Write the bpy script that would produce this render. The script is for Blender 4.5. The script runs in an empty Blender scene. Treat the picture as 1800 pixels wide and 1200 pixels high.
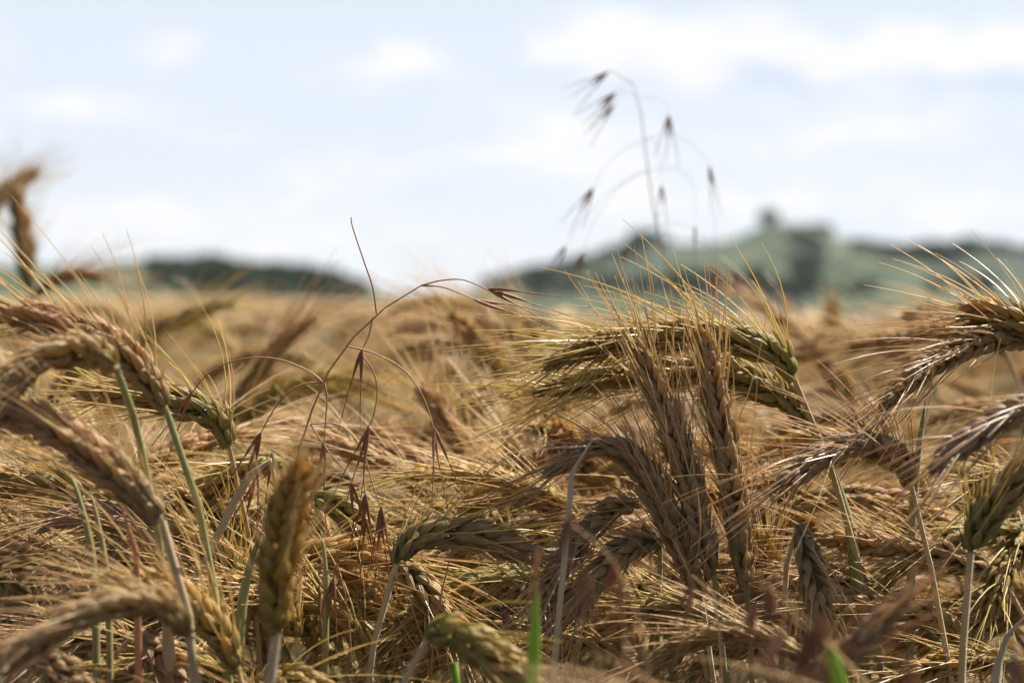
import bpy, math, random
import numpy as np
from mathutils import Vector, Matrix

# ------------------------------------------------------------------ camera, sky, sun
S = bpy.context.scene
FPX = 3000.0                 # focal length in photo pixels (photo 1800 wide)
CAM_Z = 1.0
HOR = 520.0                  # photo row of the true horizon
PITCH = math.atan((600.0 - HOR) / FPX)
cam_d = bpy.data.cameras.new('camera')
cam = bpy.data.objects.new('camera', cam_d)
S.collection.objects.link(cam)
S.camera = cam
cam_d.sensor_width = 36.0
cam_d.lens = 36.0 * FPX / 1800.0
cam.location = (0, 0, CAM_Z)
cam.rotation_euler = (math.radians(90) - PITCH, 0, 0)
cam_d.clip_start = 0.02
cam_d.clip_end = 12000
cam_d.dof.use_dof = True
cam_d.dof.focus_distance = 0.72
cam_d.dof.aperture_fstop = 6.6
cam_d.dof.aperture_blades = 0

S.view_settings.view_transform = 'Standard'
S.view_settings.look = 'None'
S.view_settings.exposure = 1.22
S.view_settings.gamma = 1.0
S.cycles.max_bounces = 8
S.cycles.diffuse_bounces = 4
S.cycles.glossy_bounces = 2
S.cycles.transmission_bounces = 4
S.cycles.transparent_max_bounces = 6
S.cycles.sample_clamp_indirect = 4.0
S.cycles.caustics_reflective = False
S.cycles.caustics_refractive = False

SUN_EL = math.radians(55)
SUN_AZ = math.radians(62)       # to the right of the view direction, i.e. behind the ears
sun_dir = Vector((math.sin(SUN_AZ) * math.cos(SUN_EL), math.cos(SUN_AZ) * math.cos(SUN_EL), math.sin(SUN_EL)))
sd = bpy.data.lights.new('sun', 'SUN')
sd.energy = 5.0
sd.angle = math.radians(0.5)
sd.color = (1.0, 0.95, 0.87)
sun = bpy.data.objects.new('sun', sd)
S.collection.objects.link(sun)
sun.rotation_euler = sun_dir.to_track_quat('Z', 'Y').to_euler()

W = bpy.data.worlds.new("World")
S.world = W
W.use_nodes = True


class NT:
    """small helper round a node tree"""
    def __init__(s, tree):
        s.t = tree
        s.n = tree.nodes
        s.l = tree.links

    def new(s, kind, **kw):
        n = s.n.new(kind)
        for k, v in kw.items():
            setattr(n, k, v)
        return n

    def put(s, sock, v):
        if isinstance(v, bpy.types.NodeSocket):
            s.l.new(v, sock)
        else:
            sock.default_value = v

    def math(s, op, a, b=0.0, c=0.0, clamp=False):
        n = s.new('ShaderNodeMath', operation=op, use_clamp=clamp)
        s.put(n.inputs[0], a); s.put(n.inputs[1], b); s.put(n.inputs[2], c)
        return n.outputs[0]

    def mix(s, f, a, b, blend='MIX'):
        n = s.new('ShaderNodeMix', data_type='RGBA', blend_type=blend)
        s.put(n.inputs[0], f)
        s.put(n.inputs[6], a if isinstance(a, bpy.types.NodeSocket) else (*a, 1) if len(a) == 3 else a)
        s.put(n.inputs[7], b if isinstance(b, bpy.types.NodeSocket) else (*b, 1) if len(b) == 3 else b)
        return n.outputs[2]

    def noise(s, vec, scale, detail=3, rough=0.55, out=0):
        n = s.new('ShaderNodeTexNoise')
        if vec is not None:
            s.l.new(vec, n.inputs['Vector'])
        n.inputs['Scale'].default_value = scale
        n.inputs['Detail'].default_value = detail
        n.inputs['Roughness'].default_value = rough
        return n.outputs[out]

    def ramp(s, f, lo, hi):
        n = s.new('ShaderNodeMapRange', interpolation_type='SMOOTHSTEP')
        s.put(n.inputs[0], f)
        n.inputs[1].default_value = lo; n.inputs[2].default_value = hi
        return n.outputs[0]

    def sepxyz(s, v):
        n = s.new('ShaderNodeSeparateXYZ')
        s.l.new(v, n.inputs[0])
        return n.outputs

    def comb(s, x, y, z):
        n = s.new('ShaderNodeCombineXYZ')
        s.put(n.inputs[0], x); s.put(n.inputs[1], y); s.put(n.inputs[2], z)
        return n.outputs[0]


def world_nodes():
    w = NT(W.node_tree)
    w.n.clear()
    out = w.new('ShaderNodeOutputWorld')
    bg = w.new('ShaderNodeBackground')
    bg.inputs[1].default_value = 0.05
    sky = w.new('ShaderNodeTexSky', sky_type='NISHITA')
    sky.sun_disc = False
    sky.sun_elevation = SUN_EL
    sky.sun_rotation = SUN_AZ
    sky.altitude = 100
    sky.air_density = 1.0
    sky.dust_density = 1.5
    tc = w.new('ShaderNodeTexCoord')
    x, y, z = w.sepxyz(tc.outputs['Generated'])
    hyp = w.math('SQRT', w.math('ADD', w.math('MULTIPLY', x, x), w.math('MULTIPLY', y, y)))
    az = w.math('ARCTAN2', x, y)
    el = w.math('ARCTAN2', z, hyp)
    # warp the cloud plane
    p0 = w.comb(az, w.math('MULTIPLY', el, 2.6), 0.0)
    nz = w.noise(p0, 13.0, 5, 0.62, 1)
    nx, ny, _ = w.sepxyz(nz)
    az2 = w.math('ADD', az, w.math('MULTIPLY', w.math('SUBTRACT', nx, 0.5), 0.11))
    el2 = w.math('ADD', el, w.math('MULTIPLY', w.math('SUBTRACT', ny, 0.5), 0.055))
    blobs = [(690, 118, 110, 34, .95), (300, 105, 60, 26, .6), (120, 210, 170, 45, .6), (20, 90, 60, 50, .3),
             (1020, 70, 110, 40, .8), (1210, 100, 160, 45, 1.0), (1360, 70, 90, 45, 1.0), (1560, 105, 210, 34, 1.05),
             (1790, 110, 120, 50, .95), (1500, 175, 160, 26, .6), (1480, 245, 190, 36, .8), (1000, 245, 190, 34, .6),
             (560, 330, 120, 34, .5), (850, 290, 120, 30, .5), (1250, 330, 260, 40, .45), (700, 430, 300, 60, .5),
             (1650, 370, 220, 50, .6), (200, 370, 260, 50, .45)]
    cov = None
    for bx, by, sx, sy, a in blobs:
        ax = (bx - 900) / FPX; ey = (HOR - by) / FPX
        dx = w.math('MULTIPLY', w.math('SUBTRACT', az2, ax), FPX / sx)
        dy = w.math('MULTIPLY', w.math('SUBTRACT', el2, ey), FPX / sy)
        r2 = w.math('ADD', w.math('MULTIPLY', dx, dx), w.math('MULTIPLY', dy, dy))
        g = w.math('MULTIPLY', w.math('EXPONENT', w.math('MULTIPLY', r2, -0.9)), a)
        cov = g if cov is None else w.math('ADD', cov, g)
    lay = w.ramp(w.noise(w.comb(w.math('MULTIPLY', az2, 1.0), w.math('MULTIPLY', el2, 3.4), 1.7), 8.5, 4, 0.55, 0), 0.44, 0.66)
    low = w.math('MULTIPLY', w.math('SUBTRACT', 1.0, w.ramp(el, 0.06, 0.17)), w.math('SUBTRACT', 1.0, w.ramp(w.math('ABSOLUTE', az), 0.5, 1.0)))
    cov = w.math('ADD', cov, w.math('MULTIPLY', w.math('MULTIPLY', lay, low), 0.5))
    n2 = w.noise(p0, 22.0, 5, 0.6, 0)
    cov = w.math('MULTIPLY', cov, w.math('ADD', 0.55, w.math('MULTIPLY', w.ramp(n2, .3, .7), 0.8)))
    # scattered cloud elsewhere round the sky
    far = w.ramp(w.noise(w.comb(az, w.math('MULTIPLY', el, 2.2), 3.0), 3.2, 5, 0.6, 0), 0.5, 0.72)
    side = w.ramp(w.math('ABSOLUTE', az), 0.34, 0.6)
    hi = w.ramp(el, 0.2, 0.42)
    away = w.math('MAXIMUM', side, hi)
    cov = w.math('ADD', cov, w.math('MULTIPLY', w.math('MULTIPLY', far, away), 0.2))
    cov = w.ramp(cov, 0.1, 0.95)
    # thin veil near the horizon
    ahead = w.math('SUBTRACT', 1.0, w.math('MULTIPLY', w.ramp(w.math('ABSOLUTE', az), 0.5, 1.2), 0.9))
    veil = w.math('MULTIPLY', w.math('SUBTRACT', 1.0, w.ramp(el, 0.13, 0.42)), ahead)
    base = w.mix(w.math('MULTIPLY', veil, 0.93), sky.outputs[0], (7.15, 7.8, 8.7))
    whit = w.math('MULTIPLY', w.math('SUBTRACT', 1.0, w.ramp(el, -0.01, 0.11)), ahead)
    base = w.mix(w.math('MULTIPLY', whit, 0.75), base, (8.0, 8.15, 8.3))
    col = w.mix(cov, base, (8.6, 8.6, 8.65))
    under = None
    for bx, by, sx, sy, a in [(1355, 138, 70, 26, .9), (1680, 165, 130, 22, .7), (1790, 180, 60, 20, .6), (1525, 385, 60, 30, .45), (1640, 235, 90, 20, .3), (700, 345, 60, 20, .2), (950, 130, 60, 22, .25)]:
        dx = w.math('MULTIPLY', w.math('SUBTRACT', az2, (bx - 900) / FPX), FPX / sx)
        dy = w.math('MULTIPLY', w.math('SUBTRACT', el2, (HOR - by) / FPX), FPX / sy)
        r2 = w.math('ADD', w.math('MULTIPLY', dx, dx), w.math('MULTIPLY', dy, dy))
        g = w.math('MULTIPLY', w.math('EXPONENT', w.math('MULTIPLY', r2, -1.0)), a)
        under = g if under is None else w.math('ADD', under, g)
    col = w.mix(w.math('MINIMUM', under, 1.0), col, (6.1, 6.9, 8.3))
    w.l.new(col, bg.inputs[0])
    w.l.new(bg.outputs[0], out.inputs[0])


world_nodes()

# ------------------------------------------------------------------ helpers
RIGHT = np.array([1.0, 0, 0])
FWD = np.array([0, math.cos(PITCH), -math.sin(PITCH)])
UPV = np.array([0, math.sin(PITCH), math.cos(PITCH)])
CAM = np.array([0, 0, CAM_Z])
GROUND_Z = 0.0
rng = random.Random(11)


def P(px, py, d):
    """world point that stands d metres ahead of the camera and shows at photo pixel (px, py)"""
    return CAM + d * (FWD + RIGHT * ((px - 900) / FPX) + UPV * ((600 - py) / FPX))


def nrm(v):
    v = np.asarray(v, float)
    return v / (np.linalg.norm(v) + 1e-12)


def curve_pts(pts, n):
    """Catmull-Rom through pts, resampled to n points by arc length"""
    p = np.asarray(pts, float)
    if len(p) == 2:
        p = np.array([p[0], (p[0] + p[1]) / 2, p[1]])
    q = np.vstack([2 * p[0] - p[1], p, 2 * p[-1] - p[-2]])
    out = []
    for i in range(1, len(q) - 2):
        for t in np.linspace(0, 1, 16, endpoint=False):
            a, b, c, d = q[i - 1], q[i], q[i + 1], q[i + 2]
            out.append(0.5 * ((2 * b) + (c - a) * t + (2 * a - 5 * b + 4 * c - d) * t * t + (3 * b - a - 3 * c + d) * t ** 3))
    out.append(q[-2])
    out = np.array(out)
    L = np.concatenate([[0], np.cumsum(np.linalg.norm(np.diff(out, axis=0), axis=1))])
    s = np.linspace(0, L[-1], n)
    return np.stack([np.interp(s, L, out[:, k]) for k in range(3)], 1), L[-1]


def frames(path, roll=0.0, ref=None):
    n = len(path)
    T = np.gradient(path, axis=0)
    T /= np.linalg.norm(T, axis=1)[:, None] + 1e-12
    ref = np.array([0, 1.0, 0.05]) if ref is None else ref
    N = np.zeros_like(T)
    v = ref - T[0] * (ref @ T[0])
    if np.linalg.norm(v) < 1e-3:
        v = np.array([1.0, 0, 0]) - T[0] * T[0][0]
    v = nrm(v)
    for i in range(n):
        v = nrm(v - T[i] * (v @ T[i]))
        N[i] = v
    B = np.cross(T, N)
    c, s = math.cos(roll), math.sin(roll)
    return T, N * c + B * s, B * c - N * s


class MB:
    """mesh collector with uv and three float attributes"""
    def __init__(s):
        s.v = []; s.f = []; s.uv = []; s.r = []; s.a = []; s.n = 0

    def add(s, v, f, uv, r, a):
        s.v.append(v); s.f.append(np.asarray(f) + s.n)
        s.uv.append(uv)
        s.r.append(np.full(len(v), r)); s.a.append(np.full(len(v), a) if np.isscalar(a) else a)
        s.n += len(v)

    def tube(s, path, rad, sides=6, r=0.5, along=None, cap=True, twist=0.0):
        path = np.asarray(path, float)
        n = len(path)
        rad = np.broadcast_to(np.asarray(rad, float), (n,))
        T, N, B = frames(path, twist)
        ang = np.arange(sides) * 2 * math.pi / sides
        v = path[:, None, :] + rad[:, None, None] * (np.cos(ang)[None, :, None] * N[:, None, :] + np.sin(ang)[None, :, None] * B[:, None, :])
        v = v.reshape(-1, 3)
        i = np.arange(n - 1)[:, None] * sides
        j = np.arange(sides)[None, :]
        k = (j + 1) % sides
        f = np.stack([i + j, i + k, i + k + sides, i + j + sides], -1).reshape(-1, 4)
        t = np.linspace(0, 1, n)
        uv = np.stack([np.tile(ang / (2 * math.pi), n), np.repeat(t, sides)], 1)
        al = np.repeat(t, sides) if along is None else np.full(len(v), along)
        s.add(v, f, uv, r, al)

    def blade(s, path, width, N=None, fold=0.25, r=0.5, thick=0.0002):
        """leaf blade: a folded strip with real thickness"""
        path = np.asarray(path, float)
        n = len(path)
        T, Nn, B = frames(path, 0.0, N)
        width = np.asarray(width)
        cols = []
        for side in (1, -1):
            for q in ((-1, fold), (-0.5, fold * .45), (0, 0), (0.5, fold * .45), (1, fold)):
                cols.append(path + B * (width * q[0])[:, None] + Nn * (width * q[1])[:, None] + Nn * (side * thick / 2))
        v = np.stack(cols, 1).reshape(-1, 3)
        f = []
        for i in range(n - 1):
            a = i * 10; b = a + 10
            for j in range(4):
                f.append((a + j, a + j + 1, b + j + 1, b + j))
                f.append((a + 5 + j + 1, a + 5 + j, b + 5 + j, b + 5 + j + 1))
            f.append((a, b, b + 5, a + 5))
            f.append((a + 4, a + 9, b + 9, b + 4))
        t = np.linspace(0, 1, n)
        uv = np.stack([np.tile(np.linspace(0, 1, 5), 2 * n), np.repeat(t, 10)], 1)
        s.add(v, f, uv, r, np.repeat(t, 10))

    def mesh(s, name, mat):
        V = np.concatenate(s.v); 
        me = bpy.data.meshes.new(name)
        F = np.concatenate(s.f)
        nf = len(F)
        me.vertices.add(len(V)); me.vertices.foreach_set('co', V.ravel().astype(np.float32))
        me.loops.add(nf * 4); me.loops.foreach_set('vertex_index', F.ravel().astype(np.int32))
        me.polygons.add(nf)
        me.polygons.foreach_set('loop_start', np.arange(0, nf * 4, 4, dtype=np.int32))
        me.polygons.foreach_set('loop_total', np.full(nf, 4, dtype=np.int32))
        me.update(calc_edges=True)
        me.polygons.foreach_set('use_smooth', np.ones(nf, dtype=bool))
        uvl = me.uv_layers.new(name='UVMap')
        UV = np.concatenate(s.uv)[F.ravel()]
        uvl.data.foreach_set('uv', UV.ravel().astype(np.float32))
        for nm, arr in (('rnd', s.r), ('along', s.a)):
            at = me.attributes.new(nm, 'FLOAT', 'POINT')
            at.data.foreach_set('value', np.concatenate(arr).astype(np.float32))
        me.materials.append(mat)
        me.validate(verbose=False)
        return me


def link(name, data, parent=None, loc=(0, 0, 0)):
    o = bpy.data.objects.new(name, data)
    S.collection.objects.link(o)
    o.location = loc
    if parent is not None:
        o.parent = parent
    return o


def tag(o, label=None, cat=None, group=None, kind=None):
    if label: o['label'] = label
    if cat: o['category'] = cat
    if group: o['group'] = group
    if kind: o['kind'] = kind
    return o


# ------------------------------------------------------------------ materials
def mat_new(name):
    m = bpy.data.materials.new(name)
    m.use_nodes = True
    t = NT(m.node_tree)
    t.n.clear()
    return m, t


def finish(t, col, rough=0.5, trans=0.0, tcol=None, bump=None, bdist=0.0003, bstr=0.6, sheen=0.0, spec=0.5):
    out = t.new('ShaderNodeOutputMaterial')
    p = t.new('ShaderNodeBsdfPrincipled')
    t.put(p.inputs['Base Color'], col)
    t.put(p.inputs['Roughness'], rough)
    p.inputs['Specular IOR Level'].default_value = spec
    p.inputs['Sheen Weight'].default_value = sheen
    p.inputs['Sheen Roughness'].default_value = 0.4
    if bump is not None:
        b = t.new('ShaderNodeBump')
        b.inputs['Strength'].default_value = bstr
        b.inputs['Distance'].default_value = bdist
        t.put(b.inputs['Height'], bump)
        t.l.new(b.outputs[0], p.inputs['Normal'])
    if trans > 0:
        tr = t.new('ShaderNodeBsdfTranslucent')
        t.put(tr.inputs[0], tcol if tcol is not None else col)
        mx = t.new('ShaderNodeMixShader')
        mx.inputs[0].default_value = trans
        t.l.new(p.outputs[0], mx.inputs[1]); t.l.new(tr.outputs[0], mx.inputs[2])
        t.l.new(mx.outputs[0], out.inputs[0])
    else:
        t.l.new(p.outputs[0], out.inputs[0])


def attr(t, name):
    a = t.new('ShaderNodeAttribute', attribute_name=name)
    return a.outputs['Fac']


def grain_mat(name, back, side, edge, base):
    """lemma: veined husk, paler dry tip and margins, greener towards the foot"""
    m, t = mat_new(name)
    uv = t.new('ShaderNodeUVMap', uv_map='UVMap').outputs[0]
    u, v, _ = t.sepxyz(uv)
    oi = t.new('ShaderNodeObjectInfo').outputs['Random']
    r = attr(t, 'rnd')
    al = attr(t, 'along')
    tc = t.new('ShaderNodeTexCoord').outputs['Object']
    veins = t.math('SINE', t.math('MULTIPLY', u, 2 * math.pi * 11))
    veins = t.math('MULTIPLY', t.math('ADD', veins, 1.0), 0.5)
    streak = t.noise(t.comb(t.math('MULTIPLY', u, 26), t.math('MULTIPLY', v, 2.2), t.math('MULTIPLY', r, 40)), 1.0, 3, .6)
    blot = t.noise(tc, 260, 3, .6)
    c = t.mix(t.ramp(t.math('ADD', r, t.math('MULTIPLY', t.math('SUBTRACT', blot, .5), 1.4)), 0.25, 0.85), back, side)
    # green foot of the ear and of each husk
    gfac = t.math('MULTIPLY', t.ramp(t.math('ADD', al, t.math('MULTIPLY', r, .3)), 0.85, 0.25), t.ramp(v, 0.95, 0.35))
    c = t.mix(t.math('MULTIPLY', gfac, 0.8), c, base)
    c = t.mix(t.math('MULTIPLY', t.ramp(v, 0.62, 0.95), 0.8), c, edge)
    c = t.mix(t.math('MULTIPLY', t.ramp(streak, 0.45, 0.75), 0.45), c, edge)
    c = t.mix(t.math('MULTIPLY', t.ramp(veins, 0.66, 1.0), 0.38), c, tuple(x * .45 for x in side))
    h = t.new('ShaderNodeHueSaturation')
    t.put(h.inputs['Hue'], t.math('ADD', 0.49, t.math('MULTIPLY', oi, 0.02)))
    t.put(h.inputs['Saturation'], t.math('ADD', 0.85, t.math('MULTIPLY', oi, 0.25)))
    t.put(h.inputs['Value'], t.math('ADD', 0.82, t.math('MULTIPLY', r, 0.36)))
    t.l.new(c, h.inputs['Color'])
    bh = t.math('ADD', t.math('MULTIPLY', veins, 0.5), t.math('MULTIPLY', streak, 0.8))
    warm = t.mix(1.0, h.outputs[0], (1.0, .90, .66), 'MULTIPLY')
    warm = t.mix(1.0, warm, (.16, .15, .085), 'ADD')
    finish(t, h.outputs[0], 0.45, 0.45, warm, bh, 0.0006, 0.8, 0.04, 0.35)
    return m


def awn_mat(name, a, b):
    m, t = mat_new(name)
    r = attr(t, 'rnd'); al = attr(t, 'along')
    c = t.mix(r, a, b)
    c = t.mix(t.math('MULTIPLY', t.ramp(al, 0.35, 0.0), 0.5), c, tuple(x * f for x, f in zip(a, (.75, .95, .7))))
    finish(t, c, 0.3, 0.42, None, None, sheen=0.1, spec=0.7)
    return m


def stem_mat(name, a, b, hi, sheen=0.35):
    m, t = mat_new(name)
    uv = t.new('ShaderNodeUVMap', uv_map='UVMap').outputs[0]
    u, v, _ = t.sepxyz(uv)
    oi = t.new('ShaderNodeObjectInfo').outputs['Random']
    tc = t.new('ShaderNodeTexCoord').outputs['Object']
    st = t.noise(t.comb(t.math('MULTIPLY', u, 22), t.math('MULTIPLY', v, 9), t.math('MULTIPLY', oi, 30)), 1.0, 3, .6)
    lo = t.noise(tc, 24, 3, .6)
    c = t.mix(t.ramp(t.math('ADD', lo, t.math('MULTIPLY', t.math('SUBTRACT', oi, .5), .5)), .3, .7), a, b)
    c = t.mix(t.math('MULTIPLY', t.ramp(st, .5, .72), .5), c, hi)
    finish(t, c, 0.45, 0.12, None, st, 0.0003, 0.5, sheen, 0.5)
    return m


M = {}
STRAW = (.68, .45, .19); TAN = (.50, .29, .105); CREAM = (.78, .56, .29); GREEN = (.20, .225, .085)
M['straw'] = grain_mat('husk straw', STRAW, TAN, CREAM, (.27, .25, .105))
M['green'] = grain_mat('husk green straw', (.54, .38, .15), (.37, .25, .09), (.76, .57, .29), (.22, .25, .07))
M['pink'] = grain_mat('husk brown pink', (.56, .38, .195), (.39, .24, .12), (.78, .60, .37), (.36, .26, .10))
M['gold'] = grain_mat('husk orange gold', (.60, .36, .12), (.45, .24, .075), (.74, .52, .24), (.34, .27, .08))
M['awn'] = awn_mat('awn straw', (.86, .67, .38), (.66, .44, .20))
M['awn_green'] = awn_mat('awn green straw', (.72, .58, .20), (.84, .62, .27))
M['awn_pink'] = awn_mat('awn brown', (.84, .60, .36), (.54, .31, .145))
M['stem_green'] = stem_mat('stem green', (.19, .195, .06), (.32, .28, .10), (.52, .44, .22))
M['stem_straw'] = stem_mat('stem straw', (.40, .28, .13), (.52, .37, .18), (.66, .54, .34))
M['leaf_dry'] = stem_mat('leaf dry', (.42, .30, .16), (.55, .43, .27), (.66, .56, .40))
M['leaf_green'] = stem_mat('leaf olive', (.09, .115, .03), (.17, .165, .05), (.28, .24, .10))
M['brome'] = stem_mat('brome purple', (.20, .066, .028), (.32, .13, .055), (.52, .31, .16), 0.0)
M['brome_stem'] = stem_mat('brome stem', (.30, .13, .06), (.42, .24, .11), (.60, .42, .24), 0.0)


def simple(name, a, b, scale, rough=.6, trans=0.0, bump=True, sheen=0.0, lo=.35, hi=.65):
    m, t = mat_new(name)
    tc = t.new('ShaderNodeTexCoord').outputs['Object']
    n = t.noise(tc, scale, 5, .6)
    c = t.mix(t.ramp(n, lo, hi), a, b)
    finish(t, c, rough, trans, None, n if bump else None, 0.3 / scale, 0.5, sheen)
    return m


M['blade'] = stem_mat('green blade', (.22, .36, .03), (.30, .45, .05), (.38, .50, .10), 0.1)
M['blade'].node_tree.nodes['Mix Shader'].inputs[0].default_value = 0.45
M['soil'] = simple('soil', (.03, .02, .012), (.07, .048, .03), 14, .95)

# ------------------------------------------------------------------ barley ear
def grain_template(rings, segs):
    t = np.linspace(0, 1, rings)
    prof = np.array([np.interp(x, [0, .08, .22, .42, .62, .8, .92, 1.0], [.34, .66, .95, 1.0, .82, .46, .20, .06]) for x in t])
    a = np.arange(segs) * 2 * math.pi / segs
    ca, sa = np.cos(a), np.sin(a)
    keel = 1 + 0.22 * np.maximum(0, sa) ** 6         # dorsal keel
    X = prof[:, None] * ca[None, :] * 1.0
    Y = prof[:, None] * (np.where(sa > 0, sa * keel, sa * .55))[None, :] + 0.42 * np.sin(math.pi * np.minimum(t * 1.05, 1))[:, None]
    Z = np.repeat(t[:, None], segs, 1)
    v = np.stack([X, Y, Z], -1).reshape(-1, 3)
    i = np.arange(rings - 1)[:, None] * segs
    j = np.arange(segs)[None, :]
    k = (j + 1) % segs
    f = np.stack([i + j, i + k, i + k + segs, i + j + segs], -1).reshape(-1, 4)
    uv = np.stack([np.tile(a / (2 * math.pi), rings), np.repeat(t, segs)], 1)
    return v, f, uv


GT_HI = grain_template(9, 9)
GT_LO = grain_template(5, 6)


def build_ear(path_pts, seed, roll=0.0, fat=1.0, awn_len=0.075, awn_spread=1.0, tmpl=None, awn_keep=0.9, awn_seg=7, open_=1.0, wind=(0, 0, -0.12), glumes=True, pitch=0.0050):
    """returns (grain MB, awn MB) built round the given axis (world or local coordinates)"""
    rg = random.Random(seed)
    tmpl = tmpl or GT_HI
    gv, gf, guv = tmpl
    g = MB(); w = MB()
    _, L = curve_pts(path_pts, 4)
    n = max(12, int(L / (pitch / 2)))
    path, _ = curve_pts(path_pts, n + 1)
    T, N, B = frames(path, roll)
    tw = rg.uniform(-.7, .7) * np.linspace(-.5, 1, n + 1)[:, None]
    N, B = N * np.cos(tw) + B * np.sin(tw), B * np.cos(tw) - N * np.sin(tw)
    wind = np.array(wind)
    lenf = .80 if open_ > 1.05 else 1.0
    g.tube(path[::2] if n > 16 else path, np.interp(np.linspace(0, 1, len(path[::2] if n > 16 else path)), [0, 1], [0.0012, 0.0006]), 5, 0.3)
    for i in range(n):
        s = i / (n - 1)
        size = np.interp(s, [0, .1, .3, .7, .9, 1], [.72, .92, 1.0, .94, .74, .52]) * fat
        sgn = 1 if i % 2 == 0 else -1
        for k, th in enumerate((-50, 0, 50)):
            th = math.radians(th + rg.uniform(-7, 7)) + (0 if sgn > 0 else math.pi)
            lat = abs(k - 1)
            if rg.random() < (0.08 if lat else .03):
                continue
            O = N[i] * math.cos(th) + B[i] * math.sin(th)
            a = math.radians((23 if lat else 27) * open_ + rg.uniform(-10, 11)) * np.interp(s, [0, .15, .85, 1], [.75, 1, .95, .35])
            G = T[i] * math.cos(a) + O * math.sin(a)
            Q = nrm(O * math.cos(a) - T[i] * math.sin(a))
            X = np.cross(G, Q)
            yaw = rg.uniform(-.42, .42)
            X, Q = X * math.cos(yaw) + Q * math.sin(yaw), Q * math.cos(yaw) - X * math.sin(yaw)
            ln = 0.0130 * size * lenf * (0.92 if lat else 1.05) * rg.uniform(.82, 1.12)
            hw = 0.00290 * size * (0.92 if lat else 1.0) * rg.uniform(.9, 1.1)
            ht = 0.0020 * size * rg.uniform(.9, 1.1)
            org = path[i] + O * 0.0011 * size + T[i] * rg.uniform(-.0007, .0007)
            v = org + gv[:, :1] * hw * X + gv[:, 1:2] * ht * Q + gv[:, 2:] * ln * G
            rr = rg.random()
            g.add(v, gf, guv, rr, s)
            if glumes and k != 1 and rg.random() < .8:
                # narrow glume bristle beside the husk
                gl = org + X * hw * (0.9 if k == 0 else -0.9) + Q * ht * .6
                gd = nrm(G + X * (.12 if k == 0 else -.12) + Q * .1)
                pp = np.stack([gl + gd * q for q in (0, .004 * size, .009 * size, .0135 * size)])
                g.tube(pp, [.0004, .00062, .0003, .0001], 4, 1 - rr, s)
            if rg.random() < awn_keep * 0.92:
                tip = org + Q * ht * .02 + G * ln * 0.985
                al = 0.80 * awn_len * rg.uniform(.55, 1.15) * np.interp(s, [0, .25, .8, 1], [.75, 1.0, 1.0, .85])
                if rg.random() < .2:
                    al *= rg.uniform(.25, .6)
                d0 = nrm(G + O * (0.05 * awn_spread) + np.array([rg.gauss(0, .12), rg.gauss(0, .12), rg.gauss(0, .12)]) * awn_spread)
                bend = np.array([rg.gauss(0, .10), rg.gauss(0, .10), rg.gauss(0, .10)]) + wind
                # real awns straighten towards the ear's own direction
                pts = [tip]
                d = d0
                for q in range(awn_seg):
                    pts.append(pts[-1] + d * al / awn_seg)
                    d = nrm(d + (bend + (T[min(i + 6, n)] * 0.5 - O * 0.12 * (2 - awn_spread))) / awn_seg * 0.9)
                r0 = 0.00029 * rg.uniform(.8, 1.15)
                w.tube(np.array(pts), np.interp(np.linspace(0, 1, awn_seg + 1), [0, .3, 1], [r0 * 1.25, r0, r0 * .38]), 3, rg.random())
    return g, w


def stem_path(pts, ground_xy=None, n_extra=5):
    """continue a neck path (top to bottom) down to the ground"""
    pts = [np.asarray(p, float) for p in pts]
    last = pts[-1]
    d = nrm(pts[-1] - pts[-2])
    if ground_xy is None:
        h = last[2] - GROUND_Z
        ground_xy = last[:2] + d[:2] / max(.5, abs(d[2])) * h * 0.25
    g = np.array([ground_xy[0], ground_xy[1], GROUND_Z])
    hgt = last[2]
    d = nrm(d)
    c1 = last + d * hgt * 0.3
    c2 = g + np.array([0, 0, hgt * 0.4])
    out = list(pts)
    for t in np.linspace(0, 1, n_extra + 1)[1:]:
        out.append((1 - t) ** 3 * last + 3 * (1 - t) ** 2 * t * c1 + 3 * (1 - t) * t * t * c2 + t ** 3 * g)
    out[-1] = g
    return out


def stem_mesh(pts, r_top, r_low, mat, name='stem', seed=0):
    n = 26
    path, L = curve_pts(pts, n)
    s = np.linspace(0, 1, n)
    rad = np.interp(s, [0, .06, .18, 1], [r_top, r_top * 1.08, r_low, r_low * 1.25])
    mb = MB()
    mb.tube(path, rad, 7, .5)
    # two swollen nodes low on the straw
    for q in (.45, .78):
        i = int(q * (n - 1))
        p = path[i]; t = nrm(path[i + 1] - path[i])
        mb.tube(np.array([p - t * .004, p - t * .002, p, p + t * .002, p + t * .004]), np.array([1.0, 1.35, 1.5, 1.35, 1.0]) * rad[i] * 1.02, 7, .9)
    return mb, path


def fuzz(mb, path, rad, upto, rg, n=700):
    """the short white down on the neck of a stem"""
    for _ in range(n):
        q = rg.random() * upto
        i = int(q); f = q - i
        p = path[i] * (1 - f) + path[i + 1] * f
        t = nrm(path[i + 1] - path[i])
        a = np.cross(t, nrm(np.array([rg.gauss(0, 1), rg.gauss(0, 1), rg.gauss(0, 1)])))
        a = nrm(a)
        b = p + a * rad * .95
        e = b + (a + t * rg.uniform(-.6, .9)) * rg.uniform(.0005, .0014)
        mb.tube(np.array([b, e]), [.00008, .00004], 3, 1.0)


def leaf_path(p0, az, length, rise, droop, n=9, rg=rng):
    d = np.array([math.cos(az) * .5, math.sin(az) * .5, rise])
    d = nrm(d)
    pts = [np.asarray(p0, float)]
    for i in range(n):
        pts.append(pts[-1] + d * length / n)
        d = nrm(d + np.array([rg.gauss(0, .05), rg.gauss(0, .05), -droop / n * 2]))
    return np.array(pts)


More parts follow.
